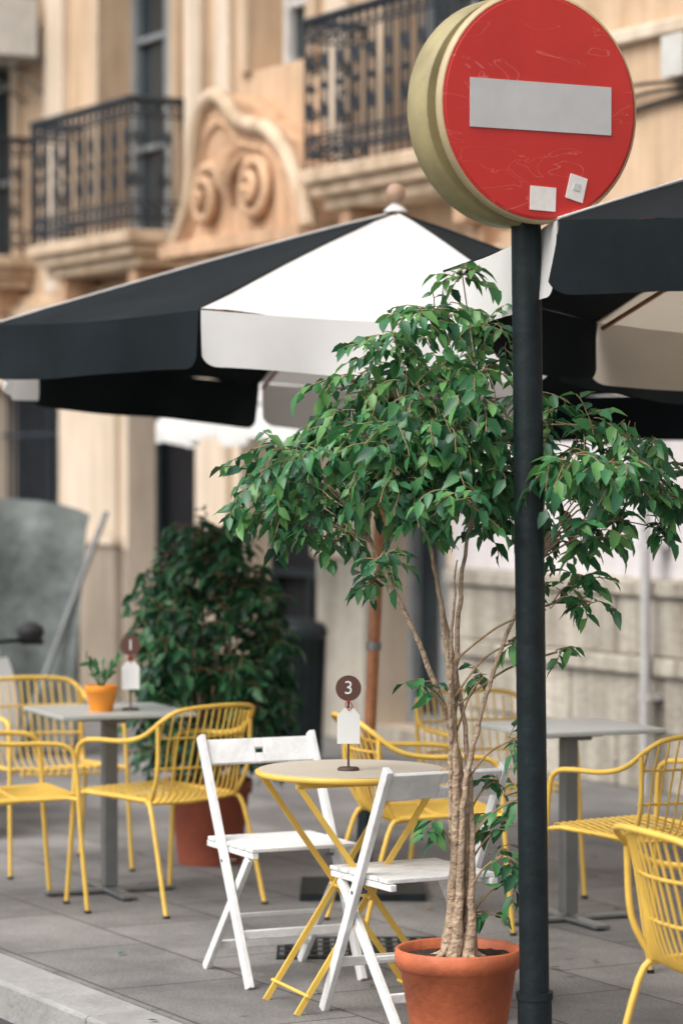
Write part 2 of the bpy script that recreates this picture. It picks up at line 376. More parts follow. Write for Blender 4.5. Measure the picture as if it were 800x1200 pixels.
for i in range(5):
    an=R(50+i*20); mb.tube(smooth_path([(-.8,-.37,3.5),(-.8+.15*math.cos(an),-.45,3.5+.2*math.sin(an)),(-.8+.24*math.cos(an),-.4,3.5+.36*math.sin(an))],4),[.035]*4+[.03]*4+[.01],'ornament',6)
mb.box((-1.78,-.46,3.17),(.27,-.0,3.265),'ornament'); mb.box((-1.72,-.38,3.105),(.24,0,3.168),'ornament'); 
mb.box((-1.66,-.25,2.5),(-1.46,-.09,3.1),'ornament'); mb.box((-.3,-.25,2.7),(-.1,-.09,3.1),'ornament')
mb.obj('carved_pediment',parent=bld,bevel=.01)

mb=MB(); mb.box((-5.35,-.5,4.95),(-4.7,-.14,5.4),'acwhite')
mb.tube([(-5.1+.17*math.cos(t*math.pi/8),-.51,5.17+.17*math.sin(t*math.pi/8)) for t in range(16)],.008,'greymetal',6,closed=True)
mb.tube([(-5.1+.1*math.cos(t*math.pi/8),-.51,5.17+.1*math.sin(t*math.pi/8)) for t in range(16)],.006,'greymetal',6,closed=True)
for x in(-5.25,-4.8): mb.bar((x,-.48,4.93),(x,0,4.93),(1,0,0),.03,.03,'greymetal'); mb.bar((x,-.4,4.92),(x,0,4.65),(1,0,0),.02,.02,'greymetal')
mb.obj('air_conditioner',STREET,bevel=.01)
mb=MB()
n=10
for i in range(n):
    a0=-7.0+i*.21; a1=a0+.21; k='canvas_w' if i%2 else 'tarp'
    mb.add([(a0,0,5.95),(a1,0,5.95),(a1,-.95,5.42),(a0,-.95,5.42),(a1,-.95,5.28),(a0,-.95,5.28)],[(0,1,2,3),(3,2,4,5)],k)
mb.tube([(-7,-.94,5.42),(-4.9,-.94,5.42)],.02,'greymetal'); mb.tube([(-4.95,0,5.2),(-4.95,-.94,5.42)],.014,'greymetal')
mb.obj('window_awning',STREET)
mb=MB()
x0,x1=-.45,1.5; n=36
vs=[];fs=[]
for i in range(n+1):
    x=x0+(x1-x0)*i/n; wv=.03*math.sin(i*.9)+.02*math.sin(i*2.1)
    for (y,z) in ((-.06,2.52),(-.5,2.32),(-1.0,2.12),(-1.1+wv,2.02),(-1.1+wv*1.5,1.89+.03*math.sin(i*.55))): vs.append((x,y,z))
for i in range(n):
    for j in range(4): a0=i*5+j; fs.append((a0,a0+5,a0+6,a0+1))
mb.add(vs,fs,'canvas_w',True); mb.tube([(x0,-1.0,2.11),(x1,-1.0,2.11)],.015,'greymetal')
mb.obj('shop_awning',STREET)

# ---------------------------------------------------------------- umbrellas
def umbrella(ax,ay,az,Rr,rise,val,gx,gy,ph,cols,name='patio_umbrella',base=True):
    """ph: degrees of first rib measured from -Y towards -X; cols: 8 panel materials"""
    mb=MB()
    def rib(i):
        p=R(ph+45*i); return Vector((-math.sin(p)*Rr,-math.cos(p)*Rr,0))
    def Z(dx,dy,zz): return Vector((ax+dx+gx*zz,ay+dy+gy*zz,az+zz-gx*dx-gy*dy))
    nt,ns=8,12
    sv=[0,.006,.014,.024,.036,.05,.08]+[.12+.076*i for i in range(11)]+[.92,.95,.964,.976,.986,.994,1]
    for i in range(8):
        v0,v1=rib(i),rib(i+1); vs=[];fs=[]
        for a in range(nt+1):
            t=a/nt
            for b in range(ns+1):
                s=b/ns; p=v0.lerp(v1,s)*t
                sag=.05*math.sin(math.pi*s)*t*(1.15-t*.85)
                hz=-rise*(t**1.06)-sag
                wr=.014*noise.noise(Vector((p.x*4+i,p.y*4,az)))*t
                vs.append(Z(p.x,p.y,hz+wr))
        for a in range(nt):
            for b in range(ns):
                q=a*(ns+1)+b; fs.append((q,q+1,q+ns+2,q+ns+1))
        mb.add(vs,fs,cols[i],True)
        vs=[];fs=[];nr=6;nv=len(sv)-1
        ph2=random.Random(i*31+int(az*100)).random()*6
        for b in range(nv+1):
            s=.004+.992*sv[b]; p=v0.lerp(v1,s); sag=.05*math.sin(math.pi*s)*.30
            e=min(s,1-s)*(v1-v0).length; q0=max(0,1-e/.06); dn=val-.06*(1-math.sqrt(max(0,1-q0*q0)))+.008*math.sin(s*7+ph2)
            top=Z(p.x,p.y,-rise-sag+.0)
            outd=p.normalized()
            for c in range(nr+1):
                f=c/nr; wv=(.028*math.sin(s*7+ph2)+.016*math.sin(s*19+ph2*2))*f**1.3+.014*f
                vs.append(top+outd*wv+Vector((0,0,-dn*f)))
        for b in range(nv):
            for c in range(nr):
                q=b*(nr+1)+c; fs.append((q,q+nr+1,q+nr+2,q+1))
        mb.add(vs,fs,cols[i],True)
        p=rib(i); k='polewood'
        mb.tube([Z(0,0,-.05),Z(p.x*.98,p.y*.98,-rise-.025)],.009,k,6)
        mb.tube([Z(0,0,-rise-.18),Z(p.x*.5,p.y*.5,-rise*.5-.05)],.008,k,6)
        mb.tube([Z(p.x*t/8,p.y*t/8,-rise*((t/8)**1.06)+.003) for t in range(9)],.0045,cols[i],6)
    top=Z(0,0,.02)
    bot=Vector((ax-gx*az,ay-gy*az,0.05))
    mb.tube([bot,top],.024,'polewood',14)
    mb.tube([bot.lerp(top,.34),bot.lerp(top,.352)],.031,'greymetal',14)
    mb.lathe([(.03,-.05),(.06,-.02),(.065,0),(.03,.02)],Z(0,0,-rise-.18),'blackmetal',14)
    mb.lathe([(.05,-.01),(.03,.012),(.016,.02),(.016,.03)],top-Vector((0,0,.005)),'canvas_w',16)
    mb.lathe([(.002,0),(.024,.006),(.037,.022),(.041,.042),(.036,.062),(.022,.077),(.002,.083)],top+Vector((0,0,.018)),'finial',18)
    if base:
        mb.box((bot.x-.25,bot.y-.25,.001),(bot.x+.25,bot.y+.25,.03),'blackmetal'); mb.tube([Vector((bot.x,bot.y,.03)),Vector((bot.x+gx*.35,bot.y+gy*.35,.36))],.033,'blackmetal',14)
    mb.obj(name)
B,W,C='canvas_b','canvas_w','canvas_c'
umbrella(.22,11.9,2.767,1.65,.595,.204,.049,.053,25,[B,W,B,W,B,W,B,W])
umbrella(1.84,9.2,2.84,1.5,.55,.21,.05,.08,8,[B,W,B,C,B,W,B,W])

# ---------------------------------------------------------------- no entry sign
mb=MB()
rot=Matrix.Translation((.565,8.27,2.742))@Matrix.Rotation(R(28),4,'Z')   # local -y is the face
def disc(y0,y1,r,k,n=64):
    vs=[];fs=[]
    pr=[(r-.008,y0),(r,y0+.006),(r,y1-.006),(r-.008,y1)]
    for (q,y) in pr:
        for j in range(n):
            a=2*math.pi*j/n; vs.append((q*math.cos(a),y,q*math.sin(a)))
    for i in range(3):
        for j in range(n): fs.append((i*n+j,i*n+(j+1)%n,(i+1)*n+(j+1)%n,(i+1)*n+j))
    mb.add(vs,fs,k,True); mb.add(vs[:n],[tuple(range(n))],k); mb.add(vs[-n:],[tuple(range(n))[::-1]],k)
disc(.0,.028,.331,'signcream'); disc(.030,.082,.275,'signolive'); disc(.084,.190,.331,'signolive'); disc(.192,.2,.29,'signolive')
disc(-.004,.004,.320,'red')
mb.box((-.235,-.008,-.068),(.235,-.0045,.070),'signbar')
def sticker(cx,cz,w,h,an,k='paper',y=-.0075):
    c,s=math.cos(an),math.sin(an); vs=[]
    for yy in (y,-.0045):
        for a,b in((-1,-1),(1,-1),(1,1),(-1,1)): X=a*w/2;Zz=b*h/2; vs.append((cx+X*c-Zz*s,yy,cz+X*s+Zz*c))
    mb.add(vs,[(0,1,2,3),(0,4,5,1),(1,5,6,2),(2,6,7,3),(3,7,4,0)],k)
sticker(.005,-.26,.085,.068,R(-2)); sticker(.118,-.225,.058,.072,R(-14))
sticker(.118,-.222,.022,.02,R(-14),'frame',-.0095)
mb.xform(rot)
mb.tube([(.560,8.38,-.0),(.525,8.38,2.95)],.043,'blackmetal',20)
mb.tube([(.560,8.38,.0),(.5585,8.38,.18)],.050,'blackmetal',20); mb.tube([(.5585,8.38,.18),(.558,8.38,.20)],.054,'blackmetal',20)
mb.obj('no_entry_sign')

# ---------------------------------------------------------------- yellow wire chairs
def yellow_chair(x,y,face):
    mb=MB()
    fr=[(-.275,.27,0),(-.268,.245,.30),(-.262,.225,.58),(-.258,.19,.645),(-.262,.10,.66),(-.27,-.06,.665),(-.262,-.17,.69),(-.235,-.255,.755),(-.18,-.295,.79),(0,-.315,.80)]
    full=fr+[(-a,b,c) for a,b,c in fr[:-1][::-1]]
    mb.tube(smooth_path(full,5),.0095,'yellow',8)
    for s in(-1,1):
        mb.tube(smooth_path([(s*.225,-.15,.43),(s*.245,-.2,.38),(s*.262,-.30,0)],5),.0095,'yellow',8)
        mb.tube([(s*.225,-.15,.435),(s*.222,.0,.44),(s*.23,.2,.445),(s*.264,.235,.44)],.009,'yellow',8)
        mb.lathe([(.013,0),(.013,.012)],(s*.275,.27,0),'rubber',8); mb.lathe([(.013,0),(.013,.012)],(s*.262,-.30,0),'rubber',8)
        mb.tube(smooth_path([(s*.225,-.17,.435),(s*.24,-.225,.55),(s*.245,-.235,.73)],5),.009,'yellow',8)
    n=14
    for i in range(n):
        u=-1+2*i/(n-1); X=.215*u
        cv=.07*u*u
        pts=[(X,.255,.425),(X,.25,.448),(X,.22,.455),(X,.05,.437-.012*(1-u*u)),(X,-.13,.425-.01*(1-u*u)),(X*1.0,-.2+cv*.3,.45),(X*1.01,-.235+cv*.6,.52),(X*1.03,-.27+cv*.8,.65),(X*1.04,-.308+cv*.85,.79-.025*u*u)]
        mb.tube(smooth_path(pts,3),.0040,'yellow',6)
    for yy,zz in ((.25,.43),(.05,.430),(-.14,.418)):
        mb.tube([(-.225,yy,zz+.004),(0,yy,zz-.006),(.225,yy,zz+.004)],.006,'yellow',6)
    for zz,yb in ((.56,-.247),(.68,-.28)):
        mb.tube([( .22*u,yb+.075*u*u*.8,zz) for u in (-1,-.6,-.2,.2,.6,1)],.005,'yellow',6)
    mb.obj('metal_chair',place(x,y,face))
yellow_chair(-.70,11.45,(-.72,.70))
yellow_chair(-1.33,11.35,(.93,.36))
yellow_chair(-1.26,12.50,(.45,-.9))
yellow_chair(.30,10.85,(.95,.25))
yellow_chair(.62,11.75,(.35,-.94))
yellow_chair(1.08,10.25,(-.60,.80))
yellow_chair(1.05,7.40,(.93,.36))

# ---------------------------------------------------------------- square bistro tables
def table(x,y,half,h,ang):
    mb=MB()
    mb.box((-half,-half,h-.018),(half,half,h),'tabletop')
    mb.box((-half*.5,-.03,h-.045),(half*.5,.03,h-.019),'greymetal'); mb.box((-.03,-half*.5,h-.047),(.03,-.031,h-.0195),'greymetal')
    mb.box((-.028,-.028,.03),(.028,.028,h-.046),'greymetal')
    for an in (0,90):
        st=len(mb.v); z=.006 if an==0 else .0085
        mb.box((-.27,-.032,z),(.27,.032,z+.014),'greymetal'); mb.xform(Matrix.Rotation(R(an),4,'Z'),st)
    for a,b in((1,0),(-1,0),(0,1),(0,-1)): mb.lathe([(.02,0),(.02,.008)],(a*.24,b*.24,0),'rubber',10)
    mb.obj('square_cafe_table',Matrix.Translation((x,y,0))@Matrix.Rotation(R(ang),4,'Z'),bevel=.004)
table(-.94,11.75,.28,.745,22); table(.86,11.0,.27,.745,24)

# ---------------------------------------------------------------- round folding table
mb=MB()
tx,ty=.03,9.30
r=.307
mb.lathe([(r-.02,.732),(r,.734),(r,.748),(r-.004,.751)],(tx,ty,0),'yellow',48)
mb.lathe([(r-.012,.7515),(r-.013,.754)],(tx,ty,0),'canvas_c',48)
fd=Vector((.93,.36,0)); sd=Vector((-.36,.93,0)); c=Vector((tx,ty,0))
for s in(-1,1):
    o=c+sd*.17*s; p=c+sd*.145*s
    mb.bar(o-fd*.24+Vector((0,0,.72)),o+fd*.27,sd,.010,.018,'yellow')
    mb.bar(p+fd*.24+Vector((0,0,.72)),p-fd*.24,sd,.010,.018,'yellow')
    mb.bar(o-fd*.25+Vector((0,0,.722)),o+fd*.25+Vector((0,0,.722)),sd,.010,.016,'yellow')
for q,zz in ((.25,.03),(-.22,.06),):
    mb.tube([c+fd*q*.94-sd*.17+Vector((0,0,zz)),c+fd*q*.94+sd*.17+Vector((0,0,zz))],.006,'yellow',8)
mb.tube([c-sd*.18+Vector((.0,0,.36)),c+sd*.18+Vector((.0,0,.36))],.007,'yellow',8)
mb.obj('round_folding_table')

# ---------------------------------------------------------------- white folding chairs
def folding_chair(x,y,face):
    mb=MB(); k='white_wood'
    for s in(-1,1):
        mb.bar((s*.205,-.215,.80),(s*.205,.215,.0),(1,0,0),.022,.036,k)
        mb.bar((s*.178,.15,.425),(s*.178,-.235,.0),(1,0,0),.020,.034,k)
        mb.box((s*.178-.011+ (0),-.2,.425),(s*.178+.011,.2,.446),k)
    st=len(mb.v)
    zt,zb=.045,-.045; t=.009
    mb.box((-.194,-t,zb),(-.016,t,zt),k); mb.box((.016,-t,zb),(.194,t,zt),k); mb.box((-.016,-t,.010),(.016,t,zt),k); mb.box((-.016,-t,zb),(.016,t,-.010),k)
    an=math.atan2(.43,.80)
    mb.xform(Matrix.Translation((0,-.190,.745))@Matrix.Rotation(an,4,'X'),st)
    for i in range(6):
        y0=-.185+i*.066; mb.box((-.192,y0,.447),(.192,y0+.057,.461),k)
    mb.bar((-.195,.125,.165),(.195,.125,.165),(0,1,0),.02,.03,k)
    mb.bar((-.17,-.155,.09),(.17,-.155,.09),(0,1,0),.02,.03,k)
    mb.bar((-.17,-.06,.2),(.17,-.06,.2),(0,1,0),.016,.016,k)
    for s in(-1,1): mb.tube([(s*.218,.0,.40),(s*.165,.0,.40)],.006,'greymetal',8)
    mb.obj('wooden_folding_chair',place(x,y,face),bevel=.003)
folding_chair(-.205,9.82,(.42,-.91))
folding_chair(.225,9.08,(-.46,.89))

# ---------------------------------------------------------------- number signs
def number_sign(x,y,z,txt,face=(0.05,-1)):
    e=bpy.data.objects.new('table_number_sign',None); scene.collection.objects.link(e)
    f=Vector((face[0],face[1],0)).normalized()
    e.matrix_world=place(x,y,(-f.x,-f.y),z)
    mb=MB()
    mb.tube([(0,0,0),(0,0,.25)],.0035,'stick',8); mb.lathe([(.035,0),(.035,.006),(.03,.010)],(0,0,0),'stick',20)
    vs=[]; n=40
    for yy in(-.005,-.001):
        for j in range(n): a=2*math.pi*j/n; vs.append((.041*math.cos(a),yy,.262+.041*math.sin(a)))
    mb.add(vs,[tuple(range(n)),tuple(range(n,2*n))[::-1]]+[(j,n+j,n+(j+1)%n,(j+1)%n) for j in range(n)],'brown')
    tg=[(-.036,.085),(.036,.085),(.036,.175),(.018,.198),(-.014,.198),(-.036,.175)]
    m=len(tg); vs=[(a,-.007,b) for a,b in tg]+[(a,-.0055,b) for a,b in tg]
    mb.add(vs,[tuple(range(m)),tuple(range(m,2*m))[::-1]]+[(j,m+j,m+(j+1)%m,(j+1)%m) for j in range(m)],'whitepaint')
    mb.tube(smooth_path([(0,-.006,.19),(.012,-.008,.205),(0,-.008,.222),(-.01,-.008,.21),(.002,-.008,.19)],4),.0018,'twine',6)
    mb.obj('stand',parent=e)
    cu=bpy.data.curves.new('numeral','FONT'); cu.body=txt; cu.size=.060; cu.align_x='CENTER'; cu.align_y='CENTER'; cu.extrude=.0006
    cu.materials.append(M['whitepaint'])
    t=bpy.data.objects.new('numeral',cu); scene.collection.objects.link(t); t.parent=e; t.location=(0,-.0062,.262); t.rotation_euler=(R(90),0,0)
number_sign(.022,9.24,.754,'3'); number_sign(-.85,11.70,.745,'1')

# ---------------------------------------------------------------- pots & foliage
def pot(mb,c,rt,rb,h,k,rim=.05,n=40):
    mb.lathe([(rb*.96,0),(rb,.012),(rt*.93,h-rim-.004),(rt,h-rim),(rt*1.02,h-rim*.5),(rt*1.01,h-.004),(rt*.985,h),(rt*.94,h-.004),(rt*.92,h-.03)],c,k,n,cap=False)
    mb.lathe([(rb*.96,.002),(.001,.002)],c,k,n,cap=False)
    vs=[];fs=[];q=n;rings=6
    for a in range(rings+1):
        rr=rt*.925*a/rings
        for j in range(q):
            an=2*math.pi*j/q; X=c[0]+rr*math.cos(an);Y=c[1]+rr*math.sin(an)
            vs.append((X,Y,c[2]+h-.028+.012*noise.noise(Vector((X*30,Y*30,0)))))
    for a in range(rings):
        for j in range(q): fs.append((a*q+j,a*q+(j+1)%q,(a+1)*q+(j+1)%q,(a+1)*q+j))
    mb.add(vs,fs,'soil',True)
def leaf(mb,p,d,nrm,L,Wd,k,curl=.25):
    d=d.normalized(); sd=d.cross(nrm)
    if sd.length<1e-4: sd=d.orthogonal()
    sd.normalize(); n=sd.cross(d).normalized()
    def P(t,s,f): return p+d*(L*t)+sd*(Wd*s)-n*(curl*L*t*t)+n*(abs(s)*Wd*f)
    vs=[P(0,0,0),P(.35,0,0),P(.72,0,0),P(1.0,0,0),P(.3,-.5,.35),P(.3,.5,.35),P(.66,-.38,.35),P(.66,.38,.35)]
    mb.add(vs,[(0,1,4),(0,5,1),(4,1,2,6),(1,5,7,2),(6,2,3),(2,7,3)],k,True)
rnd=random.Random(11)
def rv(s=1.0): return Vector((rnd.gauss(0,s),rnd.gauss(0,s),rnd.gauss(0,s)))

# foreground ficus
mb=MB(); base=Vector((.345,8.56,0)); pot(mb,base,.185,.135,.30,'terracotta',.055)
def trunkpt(z):
    t=(z-.27)/.95
    return Vector((.352-.035*min(t,1.3)+.015*math.sin(t*3),8.56,z))
stems=6; heads=[]
for i in range(stems):
    pts=[];rs=[]; top=[1.62,1.80,1.45,1.72,1.55,1.66][i]; sp=[(-.26,-.05),(.16,.06),(.05,-.16),(-.10,.12),(.30,.02),(-.03,.02)][i]
    thick=[.0125,.0105,.009,.0115,.0095,.008][i]
    for j in range(37):
        t=j/36; z=.25+(top-.25)*t; an=i*2*math.pi/stems+t*3.4*(1 if i%2 else .6); rr=(.021+.014*(1-t)**5)*(1+.6*t)*(.8+.08*i)
        k=max(0,(z-.70)/(top-.70))**1.6
        pts.append(trunkpt(z)+Vector((rr*math.cos(an)+sp[0]*k,rr*math.sin(an)+sp[1]*k,0))+rv(.0018)); rs.append(thick*(1-t)**.7+.0022+.014*(1-t)**10)
    mb.tube(pts,rs,'bark',8)
    for j in range(19,36,2): heads.append((pts[j],rs[j]))
for i in range(7):
    an=i*.9; mb.tube(smooth_path([base+Vector((.02*math.cos(an),.02*math.sin(an),.34)),base+Vector((.05*math.cos(an),.05*math.sin(an),.285)),base+Vector((.1*math.cos(an),.1*math.sin(an),.262))],4),[.012]*4+[.008]*4+[.004],'bark',7)
cl=[(.353,2.28,.05),(.32,2.20,.08),(.23,2.16,.08),(.43,2.13,.07),(.14,2.09,.10),(.31,2.04,.12),(.47,2.03,.07),(.08,1.97,.12),(.22,1.94,.12),(-.01,1.86,.12),(.15,1.82,.13),(-.12,1.76,.12),(-.21,1.68,.10),(-.28,1.59,.05),(-.03,1.67,.12),(.1,1.70,.12),
(-.11,1.54,.06),(-.2,1.59,.07),(.37,1.90,.12),(.27,1.77,.12),(.40,1.72,.12),(.50,1.80,.11),(.48,1.58,.08),(.60,1.86,.08),(.64,1.74,.11),(.58,1.63,.08),(.74,1.84,.09),(.80,1.72,.10),(.71,1.76,.09),(.90,1.79,.07),(.90,1.67,.09),(.98,1.53,.045),(1.0,1.62,.04),
(.82,1.58,.06),(.72,1.52,.07),(.71,1.39,.05),(.24,1.58,.08),(.34,1.64,.09),(.13,1.46,.04),(.02,1.52,.06),(.95,1.69,.06),(.56,1.93,.07),(.66,1.51,.05),(.05,1.80,.10),(.31,1.85,.10),(.2,1.66,.10),(-.08,1.66,.09),(.45,1.66,.09),(.55,1.72,.09),(.40,2.0,.07),(.18,2.02,.08),(.10,1.38,.035),(.74,1.32,.035)]
low=[(.50,1.20,.03),(.64,1.17,.03),(.23,1.08,.045),(.50,.92,.045),(.485,.66,.06),(.28,.67,.04),(.50,.50,.04),(.42,1.1,.03),(.46,.80,.04),(.47,.58,.05),(.60,1.30,.03),(.43,.40,.03),(.52,.74,.04)]
def cluster(mb,c,r,n,L,mats,wts,seg=.017):
    for q in range(n):
        d=rv(1).normalized(); d.z=d.z*.5+.05
        s=c+Vector((rnd.uniform(-1,1),rnd.uniform(-1,1),rnd.uniform(-.7,.7)))*r*.45
        ln=r*rnd.uniform(.7,1.5)+.025; pts=[s];cur=s.copy();dd=d.normalized()
        nl=max(4,int(ln/seg))
        for j in range(nl):
            dd=(dd+Vector((0,0,-.16))+rv(.10)).normalized(); cur=cur+dd*(ln/nl); pts.append(cur.copy())
            sdv=dd.cross(Vector((0,0,1))); 
            if sdv.length<.01: sdv=Vector((1,0,0))
            sdv.normalize(); sg=1 if j%2 else -1
            ld=(dd*.7+sdv*sg*rnd.uniform(.5,1.0)+Vector((0,0,-.6*rnd.random()-.1))+rv(.15)).normalized()
            nr=(Vector((0,0,1))+rv(.45)).normalized()
            LL=L*rnd.uniform(.55,1.15)
            leaf(mb,cur,ld,nr,LL,LL*rnd.uniform(.42,.54),rnd.choices(mats,wts)[0],rnd.uniform(.1,.4))
        mb.tube(pts,.0016,'twig',4)
lm=['leaf0','leaf1','leaf2','leaf3']
T0=Vector((.33,8.56,1.2))
cl3=[]
for (x,z,r) in cl:
    yo=8.60+rnd.uniform(-.36,.36)*(1-abs(x-.36)*.6)
    if .42<x<.72 and yo<8.5: yo=8.56+rnd.uniform(0,.2)
    if .50<x<.66 and rnd.random()<.3 and z<1.85: yo=8.28
    cl3.append((Vector((x,yo,z)),r))
cl3.sort(key=lambda q:(q[0]-T0).length)
nodes=[(p,r,0.0) for p,r in heads]
for c,r in cl3:
    best=None
    for (p,pr,dep) in nodes:
        d=c-p
        if d.z<-.16: continue
        cost=d.length*(1.0 if d.z>.02 else 1.5)+dep*.6+ (.15 if pr<.003 else 0)
        if (p-T0).length>(c-T0).length*.8: cost+=.5
        if best is None or cost<best[0]: best=(cost,p,pr,dep)
    if best is None: best=(0,T0,.006,0)
    _,s,pr,dep=best; ln=(c-s).length
    m1=s.lerp(c,.35)+Vector((0,0,.14*ln))+rv(.012); m2=s.lerp(c,.7)+Vector((0,0,.11*ln))+rv(.014)
    pth=smooth_path([s,m1,m2,c],5); n=len(pth); r0=min(pr*.85,.0045+.009*ln)
    rr=[max(.0020,r0*(1-.62*i/n)) for i in range(n)]
    mb.tube(pth,rr,'bark' if dep<.35 else 'twig',6)
    for i in range(3,n,3): nodes.append((pth[i],rr[i],dep+ln*i/n))
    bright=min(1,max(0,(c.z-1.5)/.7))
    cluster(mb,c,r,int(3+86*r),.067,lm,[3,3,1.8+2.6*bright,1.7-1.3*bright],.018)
    p=pth[rnd.randint(n//2,n-2)]; cluster(mb,p+rv(.03),.05,3,.060,lm,[3,3,1.5,1.6],.02)
for (x,z,r) in low:
    c=Vector((x,8.56+rnd.uniform(-.08,.06),z)); s=trunkpt(max(.33,z-.16))
    pth=smooth_path([s,s.lerp(c,.5)+Vector((0,0,.03)),c],5); mb.tube(pth,[.0035]*len(pth),'twig',5)
    cluster(mb,c,r,int(2+60*r),.062,lm,[3,3,1.4,1.5],.02)
mb.obj('potted_ficus_tree')

# bushy potted plant
mb=MB(); bc=Vector((-.575,12.65,0)); pot(mb,bc,.185,.14,.37,'terra_dark',.06)
for i in range(5): mb.tube(smooth_path([bc+Vector((.02*math.cos(i),.02*math.sin(i),.33)),bc+Vector((.05*math.cos(i*1.3),.05*math.sin(i*1.3),.7)),bc+Vector((.12*math.cos(i*1.3),.12*math.sin(i*1.3),1.2))],5),[.014]*5+[.008]*5+[.004],'bark',6)
bm=['bleaf0','bleaf1','bleaf2']
lumps=[]
for i in range(115):
    z=rnd.uniform(.5,1.44); t=(z-.42)/1.06
    rad=.37*math.sin(math.pi*min(1,(.16+t*.80)))**.7*(1.0 if t<.55 else 1.0-(t-.55)*.40)
    an=rnd.uniform(0,6.283); k=rnd.uniform(.5,.98)
    lumps.append((bc+Vector((rad*k*math.cos(an),rad*k*math.sin(an),z)),rnd.uniform(.055,.085)))
lumps.append((bc+Vector((-.12,-.02,1.47)),.06)); lumps.append((bc+Vector((.03,0,1.44)),.08))
for an in range(9): lumps.append((bc+Vector((.24*math.cos(an*.7),.24*math.sin(an*.7),.5)),.08))
for c,r in lumps: cluster(mb,c,r,9,.072,bm,[3,2.6,1.3],.022)
mb.obj('potted_bush')

# fallen leaves
mb=MB()
rl=random.Random(5)
for i in range(46):
    x=rl.uniform(-1.6,1.2); y=rl.uniform(8.3,13)
    if i<18: x=rl.gauss(.35,.35); y=rl.gauss(8.9,.4)
    a=rl.uniform(0,6.28); leaf(mb,Vector((x,y,.006)),Vector((math.cos(a),math.sin(a),.05)),Vector((0,0,1)),rl.uniform(.03,.055),.02,'dryleaf' if rl.random()<.7 else 'leaf0',-.12)
mb.obj('fallen_leaves')

# small pot on the table
mb=MB(); pc=Vector((-.965,11.66,.745)); pot(mb,pc,.066,.048,.105,'orange_pot',.03)
for i in range(9):
    an=i*.75; d=Vector((math.cos(an)*.5,math.sin(an)*.5,1)).normalized()
    e=pc+Vector((0,0,.08))+d*rnd.uniform(.05,.14); mb.tube([pc+Vector((0,0,.08)),e],.0025,'leaf1',5)
    for j in range(4): leaf(mb,e-d*.012*j,(d+rv(.6)).normalized(),rv(1).normalized(),rnd.uniform(.03,.05),.017,'leaf1' if j%2 else 'leaf0')
mb.obj('potted_succulent')

# ---------------------------------------------------------------- left background clutter
mb=MB(); vs=[];fs=[];nu,nv=26,26
for i in range(nu+1):
    for j in range(nv+1):
        u=i/nu;v=j/nv
        x=-2.75+1.22*u-.08*u*(1-v)*1.2; z=.05+1.50*v-.10*u**6*v; y=17.6-.35*(1-v)+.10*math.sin(u*9+v*2)*(.3+.7*(1-v))+.08*noise.noise(Vector((u*4,v*3,1)))
        if v>.93: y+=.1*(v-.93)/.07
        vs.append((x,y,z))
for i in range(nu):
    for j in range(nv): q=i*(nv+1)+j; fs.append((q,q+nv+1,q+nv+2,q+1))
mb.add(vs,fs,'tarp',True)
mb.tube([(-1.95,17.25,.0),(-1.42,17.55,1.47)],.018,'greymetal',8); mb.tube([(-2.7,17.8,0),(-2.7,17.75,1.48)],.018,'greymetal',8); mb.tube([(-2.7,17.75,1.48),(-1.6,17.75,1.43)],.016,'greymetal',8)
mb.tube([(-1.62,17.8,0),(-1.62,17.75,1.43)],.016,'greymetal',8)
mb.obj('covered_barrier')
mb=MB()
mb.lathe([(.17,0),(.18,.03),(.20,.72),(.205,.74)],(0,0,0),'blackmetal',24)
mb.lathe([(.215,.74),(.22,.78),(.20,.82),(.10,.85),(.002,.86)],(0,0,0),'blackmetal',24)
for i in range(24):
    an=i*math.pi/12; mb.tube([(.178*math.cos(an),.178*math.sin(an),.04),(.206*math.cos(an),.206*math.sin(an),.73)],.007,'blackmetal',5)
mb.obj('litter_bin',Matrix.Translation((-.30,17.0,0)))

